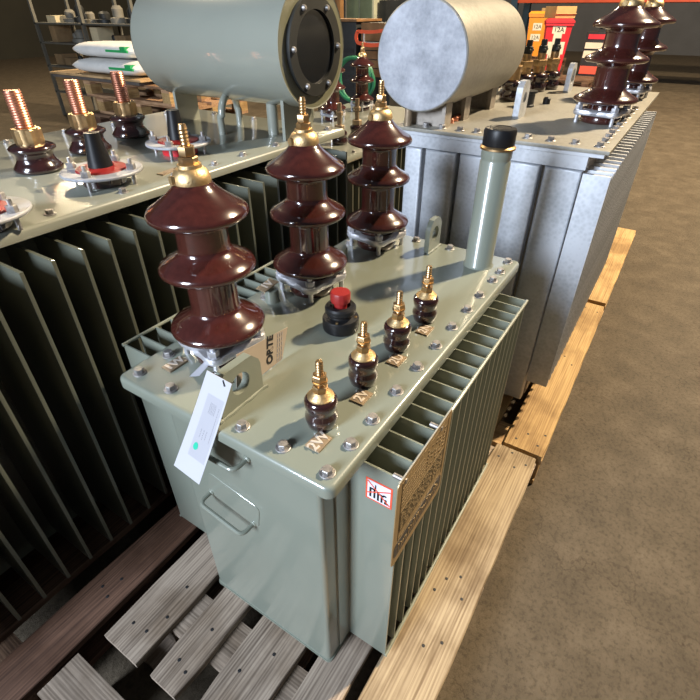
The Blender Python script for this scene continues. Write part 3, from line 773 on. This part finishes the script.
# low-voltage bushings with flat terminal blocks
for k, (x, y) in enumerate([(1.86, .385), (2.10, .41), (2.20, .375), (2.31, .345)]):
    b = MB(); b.lathe([(.040, 0), (.044, .006), (.044, .03), (.036, .036), (.036, .042), (.044, .05), (.044, .065), (.03, .075), (0, .076)], (x, y, ZG), 24); o = b.make('low_voltage_bushing', M['porcelain_dark'], GT, 60)
    b = MB(); b.lathe([(.026, .075), (.026, .12), (.018, .125), (.018, .15), (0, .15)], (x, y, ZG), 16); b.hexa((x, y), .03, ZG+.10, ZG+.125); b.make('brass_nut', M['brass'], o)
    b = MB(); b.lathe([(.019, .15), (.019, .175), (.013, .178), (.013, .20), (0, .20)], (x, y, ZG), 6); b.cyl((x-.028, y-.01, ZG+.163), (x+.028, y-.01, ZG+.163), .006); b.make('terminal_block', M['darkbox'], o)
b = MB(); b.lathe([(.030, 0), (.030, .006), (.027, .010), (.027, .045), (.034, .048), (.034, .055), (0, .056)], (1.745, .285, ZG), 24); b.make('thermometer_pocket', M['darkbox'], GT)
b = MB(); b.lathe([(.014, 0), (.014, .02), (.01, .024), (0, .024)], (1.85, .235, ZG), 12); b.make('plug_bolt', M['black'], GT)
for k in range(5):
    x, y = 1.78+.11*k, .512-.008*k
    b = MB(); b.cyl((x, y, ZG), (x, y, ZG+.07), .013, seg=12); b.hexa((x, y), .02, ZG+.0, ZG+.012); b.make('standing_bolt', M['galv'], GT)
# round steel drum along x
GCx, GCy, GCz, GR = 1.150, .463, 1.279, .147
mt = Matrix.Translation((0, GCy, GCz)) @ Matrix.Rotation(pi/2, 4, 'Y')    # lathe z -> +x
b = MB(); b.lathe([(0, GCx+.001), (GR-.003, GCx+.001), (GR, GCx+.004), (GR, 1.70), (GR-.012, 1.73), (0, 1.735)], seg=72, mtx=mt)
gd = b.make('conservator_drum', M['galvcyl'], GT, 40)
b = MB(); b.lathe([(0, GCx-.001), (GR-.005, GCx-.001), (GR-.004, GCx+.001)], seg=72, mtx=mt); b.make('end_plate', M['galvend'], gd)
for x in (1.20, 1.36, 1.62):
    b = MB(); b.box(x, x+.01, GCy-.075, GCy+.06, ZG, GCz-.10); b.box(x-.02, x+.03, GCy-.085, GCy-.073, ZG, GCz-.08); b.make('drum_bracket', M['galvfin'], GT)
b = MB(); b.cyl((1.165, .498, ZG), (1.165, .498, GCz-.11), .012, seg=14); b.make('drum_pipe', M['tagmetal'], GT)
for k in range(4):
    b = MB(); b.lathe([(.012, 0), (.012, .012), (.006, .016), (0, .016)], (1.24+.04*k, .40, ZG+.0), 10); b.make('standing_bolt', M['copper'], GT)

# ------------------------------------------------------------------ MIDDLE TRANSFORMER (behind the row of bushings)
K0 = Vector((2.4, 1.5, 0))
KT = thing('distribution_transformer', 'dark green transformer standing behind, seen between the two drums', 'transformer', K0)
ZK = .80
b = MB(); b.rrect(1.78, 3.1, 1.20, 1.90, .02, [(0, 0), (0, ZK-.02)]); b.make('tank', M['paint_shaded'], KT)
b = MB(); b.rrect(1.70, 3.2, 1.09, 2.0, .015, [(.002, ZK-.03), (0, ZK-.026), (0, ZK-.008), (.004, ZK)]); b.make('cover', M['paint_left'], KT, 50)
fins(KT, [1.80+.06*i for i in range(20)], 1.11, 1.21, .12, ZK-.05, M['paint_shaded'], .009)
bp = bolt_proto('cover_bolt', KT, 0)
for i, (x, y) in enumerate([(1.73, 1.12), (1.73, 1.22), (1.73, 1.33), (1.82, 1.12), (1.92, 1.12), (2.04, 1.12), (2.2, 1.12)]):
    o = bp if i == 0 else dup(bp, KT)
    o.location = Vector((x, y, ZK))-K0
for x, y in ((1.94, 1.285), (2.115, 1.285)):
    b = MB(); b.lathe([(.036, 0), (.041, .006), (.043, .018), (.036, .03), (.036, .04), (.041, .05), (.038, .062), (.026, .07), (0, .071)], (x, y, ZK), 24); o = b.make('low_voltage_bushing', M['porcelain_dark'], KT, 60)
    b = MB(); b.hexa((x, y), .026, ZK+.07, ZK+.095); b.hexa((x, y), .02, ZK+.14, ZK+.16); b.cyl((x, y, ZK+.07), (x, y, ZK+.20), .012, seg=12); b.make('brass_stud', M['tagmetal'], o)
for k, (x, y) in enumerate(((2.488, 1.706), (2.92, 1.75))):
    h = dup(hb, KT, Vector((x, y, ZK))-K0); h['label'] = 'brown porcelain bushing at the back of the dark cover'

# ------------------------------------------------------------------ BACKGROUND
# stack of pallets with sacks
def mini_pallet(loc, label, m1, m2, grp='pallets stacked at the left'):
    R = thing('wooden_pallet', label, 'pallet', loc, grp)
    x, y, z = loc
    for k in range(5):
        b = MB(); xa = x+.17*k; b.box(xa, xa+.11, y, y+1.2, z+.123, z+.144); b.make('deck_board', m1, R, 0)
    for yy in (0, .55, 1.1):
        b = MB(); b.box(x, x+.79, y+yy, y+yy+.1, z+.101, z+.123); b.make('cross_board', m1, R, 0)
        for xa in (0, .34, .68):
            b = MB(); b.box(x+xa, x+xa+.11, y+yy, y+yy+.1, z+.022, z+.101); b.make('block', m2, R, 0)
    for xa in (0, .34, .68):
        b = MB(); b.box(x+xa, x+xa+.11, y, y+1.2, z, z+.022); b.make('bottom_board', m1, R, 0)
    return R
names = ['lowest pallet of the stack at the left', 'second pallet up in the stack at the left', 'third pallet up in the stack at the left', 'fourth pallet up in the stack at the left', 'fifth pallet up, light-coloured, in the stack at the left', 'topmost pallet of the stack at the left, under the sheet']
for k in range(6):
    mini_pallet((2.58+.03*((k*5) % 3), 3.36+.03*((k*7) % 4), .144*k), names[k], M['wood_stack'] if k in (4, 5, 2) else M['wood_dark_y'], M['wood_yellow'] if k in (4, 5) else M['wood_dark'])
zt = 6*.144
b = MB(); b.box(2.56, 3.40, 3.75, 5.05, zt+.0005, zt+.028); o = b.make('plywood_sheet', M['plywood']); tag(o, 'dark plywood sheet lying across the pallet stack at left', 'board')
b = MB(); b.box(2.54, 3.42, 3.7, 5.05, zt+.0285, zt+.045); o = b.make('plank_board', M['wood_yellow_y']); tag(o, 'pale wooden board under the white sacks at left', 'board')
def sack(loc, sx, sy, sz, label, seed):
    random.seed(seed)
    R = thing('plastic_sack', label, 'sack', loc, 'white sacks on the pallet stack')
    x, y, z = loc
    rings = []; n = 20; st = 14
    for i in range(st+1):
        t = -1+2*i/st
        w = (1-abs(t)**5)**.5; ring = []
        for k in range(n):
            a = 2*pi*k/n
            h = sz/2*(.35+.65*w)*(abs(sin(a))**.7*(1 if sin(a) > 0 else -1))
            ring.append((x+sx/2*abs(cos(a))**.6*(1 if cos(a) > 0 else -1)*(.9+.1*w)+.006*random.random(), y+sy/2*t, z+sz/2+h*(.93+.07*random.random())))
        rings.append(ring)
    b = MB(); b.rings(rings); bd = b.make('sack_body', M['fabricwhite'], R, 80)
    b = MB(); b.box(x-sx/2-.001, x-sx/2+.012, y-sy*.46, y-sy*.12, z+sz*.46, z+sz*.60); b.box(x-sx/2-.002, x-sx/2+.2, y-sy*.44, y-sy*.36, z+sz*.5, z+sz*.80); b.make('green_print', M['green'], R, 0)
sack((2.80, 4.25, zt+.0455), .46, .95, .125, 'lower white woven sack with green print on the stack', 1)
sack((2.84, 4.30, zt+.171), .44, .86, .125, 'upper white woven sack with green print on the stack', 2)

# open shelves far left with stored parts
SH = thing('storage_rack', 'dark steel shelving full of small parts at far left', 'rack', (4.6, 6.6, 0))
for z in (.35, .70, 1.00, 1.24):
    b = MB(); b.box(4.3, 4.9, 4.9, 8.3, z-.02, z); b.make('shelf', M['shelfsteel'], SH)
for y in (4.93, 6.0, 7.1, 8.27):
    for x in (4.32, 4.88):
        b = MB(); b.box(x-.02, x+.02, y-.02, y+.02, 0, 1.9); b.make('upright', M['shelfsteel'], SH)
random.seed(11)
rb = 0
kinds = [('carton', 'brown carton', 'clutter_a'), ('machine_part', 'dull grey metal part', 'clutter_b'), ('carton', 'cream carton', 'clutter_c'), ('machine_part', 'dark machine part', 'darkbox')]
lv_ = {.35: 'bottom shelf', .70: 'second shelf', 1.00: 'third shelf', 1.24: 'top shelf'}
for z in (.70, 1.00, 1.24):
    y = 5.0
    while y < 8.1:
        w = .10+.16*random.random(); h = .08+.13*random.random(); kd = random.choices(range(4), (3, 4, 1, 4))[0]
        nm, ds, mk = kinds[kd]
        x = 4.37+.1*random.random()
        b = MB()
        if nm == 'carton':
            b.box(x, x+.25, y, y+w, z, z+h, bevel=.004); b.box(x-.001, x+.251, y+w*.45, y+w*.55, z+.002, z+h+.001)
        else:
            b.lathe([(w*.5, 0), (w*.5, h*.3), (w*.3, h*.35), (w*.32, h*.8), (w*.2, h), (0, h)], (x+.12, y+w/2, z), 12)
        o = b.make(nm, M[mk]); tag(o, f'{ds} stored on the {lv_[z]} of the dark steel rack', nm.replace('_', ' '), f'{ds}s on the {lv_[z]}')
        y += w+.03+.08*random.random()

# far locker, panel, screen seen between the drums
def at_box(name, label, cat, x0, x1, y0, y1, z0, z1, m_, bev=.01):
    b = MB(); b.box(x0, x1, y0, y1, z0, z1, bevel=bev); o = b.make(name, m_); return tag(o, label, cat)
LK = thing('locker', 'pale grey-green locker with dull panels, far behind between the drums', 'locker', (8.1, 5.0, 0))
b = MB(); b.box(8.0, 8.45, 4.66, 5.22, 0, 2.0, bevel=.01); b.make('carcass', M['greencab'], LK)
for y in (4.69, 4.95):
    b = MB(); b.box(7.985, 8.005, y, y+.24, .1, 1.92, bevel=.006); d = b.make('door', M['glassgreen'], LK); b = MB(); b.box(7.972, 7.99, y+.02, y+.04, 1.0, 1.12); b.make('handle', M['zinc'], d)
b = MB(); b.box(7.9, 7.98, 5.24, 6.3, 0, 1.75, bevel=.004)
for yy in (5.24, 6.25): b.box(7.86, 7.9, yy, yy+.05, 0, 1.75)
o = b.make('timber_panel', M['brownpanel']); tag(o, 'brown timber panel standing far behind the green drum', 'panel'); o.name = 'partition_screen'
CB = thing('control_cabinet', 'black ribbed control cabinet behind the green drum', 'cabinet', (5.45, 3.5, 0))
b = MB(); b.box(5.25, 5.75, 3.27, 3.85, .0, 1.28, bevel=.01); b.make('carcass', M['darkbox'], CB)
for k in range(8):
    b = MB(); b.box(5.24, 5.255, 3.3, 3.8, .35+.09*k, .39+.09*k); b.make('louvre', M['rubber'], CB)
b = MB(); b.box(5.21, 5.79, 3.24, 3.9, 1.28, 1.305, bevel=.004); b.make('top_board', M['brownpanel'], CB)
CR2 = thing('wooden_crate', 'brown wooden crate behind the far porcelain bushing', 'crate', (5.5, 3.05, 0))
for z in (.82, .91, 1.0, 1.09, 1.18, 1.27):
    b = MB(); b.box(5.28, 5.30, 2.82, 3.22, z-.08, z); b.make('slat', M['brownpanel'], CR2)
b = MB(); b.box(5.30, 5.75, 2.82, 3.22, 0, 1.27); b.make('box_body', M['darkbox'], CR2)
OS = thing('ratchet_strap', 'orange-red webbing strap hanging behind the far brown bushing', 'strap', (4.8, 2.8, 0))
def band(pts, w, th=.012):
    b = MB(); rings = []
    for i, p in enumerate(pts):
        p = Vector(p); q = Vector(pts[min(i+1, len(pts)-1)])-Vector(pts[max(i-1, 0)]); n_ = Vector((1, 0, 0)); uu = n_.cross(q.normalized())
        rings.append([p-uu*w/2, p+uu*w/2, p+uu*w/2+n_*th, p-uu*w/2+n_*th])
    return b.rings(rings)
P0 = [(4.8, 2.97-.36*k/8, 1.205+.02*k/8-.012*sin(k/8*pi)) for k in range(9)]
P1 = [(4.8, 2.97+.02*sin(pi*k/6), 1.205-.10*k/6) for k in range(7)]+[(4.8, 2.97-.34*k/8, 1.105-.02*sin(k/8*pi)) for k in range(1, 9)]
band(P0, .03).make('webbing', M['orangestrap'], OS, 60); band(P1, .034).make('webbing', M['orangestrap'], OS, 60)
b = MB(); b.cyl((4.82, 2.90, .1), (4.82, 2.90, 1.19), .012); b.cyl((4.82, 2.90, 1.105), (4.82, 2.70, 1.105), .010); b.box(4.72, 4.92, 2.80, 3.0, 0, .1); b.make('hanging_post', M['zinc'], OS)
b = MB(); pts = []
for k in range(90):
    a = 2*pi*k/30; pts.append((4.25+.014*k/30, 2.66+(.20+.02*sin(k*.3))*cos(a), .82+(.19+.015*cos(k*.21))*sin(a)))
b.tube(pts, .017, 8); o = b.make('rubber_hose', M['greenhose']); tag(o, 'coiled dark green hose behind the middle transformer', 'hose')
b = MB(); b.cyl((4.26, 2.66, 0), (4.26, 2.66, .60), .03); b.lathe([(.16, 0), (.16, .02), (0, .02)], (4.26, 2.66, 0)); b.box(4.22, 4.32, 2.62, 2.70, .57, .61); o = b.make('hose_stand', M['shelfsteel']); tag(o, 'steel stand holding the coiled green hose', 'stand')
SC = thing('display_panel', 'dark flat panel far behind, beside the galvanised drum', 'panel', (8.1, 4.4, 0))
b = MB(); b.box(8.1, 8.16, 4.1, 4.62, 1.0, 1.52, bevel=.01); b.make('screen', M['darkbox'], SC); b = MB(); b.cyl((8.18, 4.36, 0), (8.18, 4.36, 1.1), .03); b.box(8.0, 8.45, 4.15, 4.6, 0, .03); b.make('stand', M['shelfsteel'], SC)

# wheelie bins
def bin_(cx, cy, rz, m_, label, txts, s=1.0, base=0):
    R = thing('wheelie_bin', label, 'bin', (0, 0, 0))
    b = MB()
    w0, w1, d0, d1, h = .19, .245, .20, .27, .98
    def ring(w, d, z): return [(-d, -w, z), (d, -w, z), (d, w, z), (-d, w, z)]
    b.rings([ring(w0, d0, .06), ring(w0+.004, d0+.004, .10), ring(w1, d1, h-.05), ring(w1+.02, d1+.02, h-.045), ring(w1+.02, d1+.02, h)]); body = b.make('bin_body', m_, None, 30); body.parent = R
    b = MB(); b.rings([ring(w1+.03, d1+.03, h), ring(w1+.03, d1+.03, h+.03), ring(w1-.02, d1-.02, h+.075)]); o = b.make('lid', m_, None, 30); o.parent = R
    b = MB(); b.tube([(d1+.02, -w1, h-.03), (d1+.08, -w1, h), (d1+.08, w1, h), (d1+.02, w1, h-.03)], .014, 8); o = b.make('handle', m_, None); o.parent = R
    for sgn_ in (-1, 1):
        mtw = Matrix.Translation((d0+.02, sgn_*(w0+.05), .11)) @ Matrix.Rotation(pi/2, 4, 'X')
        b = MB(); b.lathe([(.10, -.025), (.11, -.015), (.11, .015), (.10, .025)], seg=24, mtx=mtw); o = b.make('wheel', M['rubber'], None); o.parent = R
        b = MB(); b.lathe([(.055, -.028), (.055, .028)], seg=18, mtx=mtw); q = b.make('hub', M['galv'], None); q.parent = o
    b = MB(); b.cyl((d0+.02, -w0-.05, .11), (d0+.02, w0+.05, .11), .012); o = b.make('axle', M['zinc'], None); o.parent = R
    for (ya, yb, za, zb, t_, sz) in txts:
        zc = (za+zb)/2; xx = lambda z: -(d0+.004+(d1-d0-.004)*(z-.10)/(h-.15))
        b = MB(); b.rings([[(xx(z)-.003, ya, z), (xx(z)-.003, yb, z), (xx(z)+.002, yb, z), (xx(z)+.002, ya, z)] for z in (za, zb)]); lb = b.make('paper_label', M['label'], None, 0); lb.parent = R
        if t_:
            mtt = frame((xx(zc)-.006, (ya+yb)/2, zc), (0, -1, 0), (-.08, 0, 1))
            o = text(t_, sz, mtt, 'lettering', M['ink'], None, .001); o.parent = lb
    R.location = (cx, cy, base); R.rotation_euler = (0, 0, rz); R.scale = (s, s, s)
    return R
bin_(9.55, 2.02, radians(18), M['redlid'], 'red wheelie bin with several cream paper labels', [(-.13, .12, .80, .93, '12A', .12), (-.08, .08, .66, .80, '', .1), (-.17, .16, .44, .66, '', .1), (-.13, .12, .32, .44, 'LEFT', .1), (-.10, .08, .20, .31, '', .1)], .80, .432)
bin_(11.4, 2.84, radians(14), M['orange'], 'orange wheelie bin with small white labels, left of the red bin', [(-.10, .12, .64, .80, '12A', .12), (-.10, .14, .40, .56, '12A', .12)], .75, .5765)
for k, w_ in enumerate(('bottom', 'middle', 'top')):
    mini_pallet((9.28, 1.30, .144*k), w_+' pallet of the low stack under the red bin', M['wood_dark_y'], M['wood_dark'], 'pallets under the red bin')
for k, w_ in enumerate(('bottom', 'second', 'third', 'top')):
    mini_pallet((11.05, 2.25, .144*k), w_+' pallet of the stack under the orange bin', M['wood_dark_y'], M['wood_dark'], 'pallets under the orange bin')
# carton and sticks on/behind the red bin
b = MB(); b.box(9.35, 9.75, 1.45, 1.95, 1.005, 1.15, bevel=.006)
b.bm.free()
CT = thing('cardboard_box', 'open brown cardboard box on top of the red bin', 'box', (9.6, 2.04, 1.277))
mtc = Matrix.Translation((9.65, 2.06, 1.277)) @ Matrix.Rotation(radians(40), 4, 'Z')
b = MB(); b.box(-.2, .2, -.17, .17, .001, .16, mtc, bevel=.004); b.make('carton', M['cardboard'], CT)
b = MB(); b.box(-.2, -.19, -.17, .17, 0, .15, mtc @ Matrix.Translation((0, 0, .158)) @ Matrix.Rotation(radians(-60), 4, 'Y')); b.make('flap', M['cardboard'], CT)
for k, (x, y) in enumerate(((12.1, 2.95), (12.1, 2.52))):
    b = MB(); b.box(x, x+.05, y-.08, y+.06, 0, 1.42, Matrix.Translation((x, y, 0)) @ Matrix.Rotation(radians(0), 4, 'X') @ Matrix.Translation((-x, -y, 0))); o = b.make('timber_plank', M['wood_yellow']); tag(o, ('upright timber batten behind the orange bin', 'upright timber batten behind the red bin')[k], 'timber')
# black crates with labels right of the red bin
CQ = thing('storage_crate', 'black crate with pink and cream labels right of the red bin', 'crate', (10.4, 1.25, 0))
b = MB(); b.box(10.15, 10.65, .86, 1.66, .0, 1.08, bevel=.015); b.make('crate_body', M['darkbox'], CQ)
for (ya, yb, za, zb, mk) in ((1.28, 1.56, .98, 1.05, 'redlid'), (1.26, 1.58, .84, .93, 'label'), (1.34, 1.58, .70, .81, 'label'), (1.2, 1.58, .46, .58, 'stickred')):
    b = MB(); b.box(10.14, 10.153, ya+.06, yb+.06, za, zb); b.make('paper_label', M[mk], CQ, 0)
b = MB(); pts = [(10.4+.15*sin(k*1.7), 1.2+.30*cos(k*.9), 1.12+.09*abs(sin(k*1.3))) for k in range(40)]; b.tube(pts, .014, 6); b.box(10.25, 10.6, 1.0, 1.5, 1.0805, 1.12); o = b.make('cable_bundle', M['rubber']); tag(o, 'tangle of black cable lying on the black crate', 'cable')
# pallet rack
RK = thing('pallet_rack', 'pallet rack with orange-red beam and dark blue upright, back right', 'rack', (13, 1.5, 0))
for y in (3.75, -2.5):
    for x in (12.6, 13.6):
        b = MB(); b.box(x-.06, x+.06, y-.07, y+.07, 0, 3.2); b.make('upright', M['blueup'], RK)
for z in (1.45, 2.9):
    for x in (12.58, 13.62):
        b = MB(); b.box(x-.03, x+.03, -2.5, 3.75, z+.06, z+.21, bevel=.006); b.make('beam', M['beam'], RK)
    b = MB(); b.box(12.6, 13.6, -2.45, 3.7, z+.2101, z+.23); b.make('shelf_deck', M['brownpanel'], RK)

# ------------------------------------------------------------------ light
W = bpy.data.worlds.new('hall'); S.world = W; W.use_nodes = True
bg = W.node_tree.nodes['Background']; bg.inputs[0].default_value = (.8, .88, 1.0, 1); bg.inputs[1].default_value = .06
def lamp(name, kind, loc, target, energy, col, size=.3, sy=None, spot=None):
    l = bpy.data.lights.new(name, kind); l.energy = energy; l.color = col
    if kind == 'AREA':
        l.size = size
        if sy: l.shape = 'RECTANGLE'; l.size_y = sy
    elif kind in ('POINT', 'SPOT'): l.shadow_soft_size = size
    o = bpy.data.objects.new(name, l); COL.objects.link(o); o.location = loc
    d = Vector(target)-Vector(loc); o.rotation_euler = d.to_track_quat('-Z', 'Y').to_euler()
    return o
key = Vector((.45, .2, .842))+9*Vector((.64, -.33, .695))
lamp('high_bay_lamp', 'POINT', key, (0, 0, 0), 7600, (1, .81, .55), .22)
lamp('high_bay_lamp', 'POINT', (12, 6, 6.5), (0, 0, 0), 1300, (1, .80, .52), .22)
lamp('high_bay_lamp', 'POINT', (5, 10, 6.5), (0, 0, 0), 1300, (1, .80, .52), .22)
lamp('door_daylight', 'AREA', (-4.8, 1.2, 2.9), (.3, .3, .8), 640, (.76, .86, 1.0), 1.4, 2.4)

# ------------------------------------------------------------------ view
S.view_settings.view_transform = 'Standard'
S.view_settings.look = 'None'
S.view_settings.exposure = 0
S.view_settings.gamma = 1
S.view_settings.use_curve_mapping = False
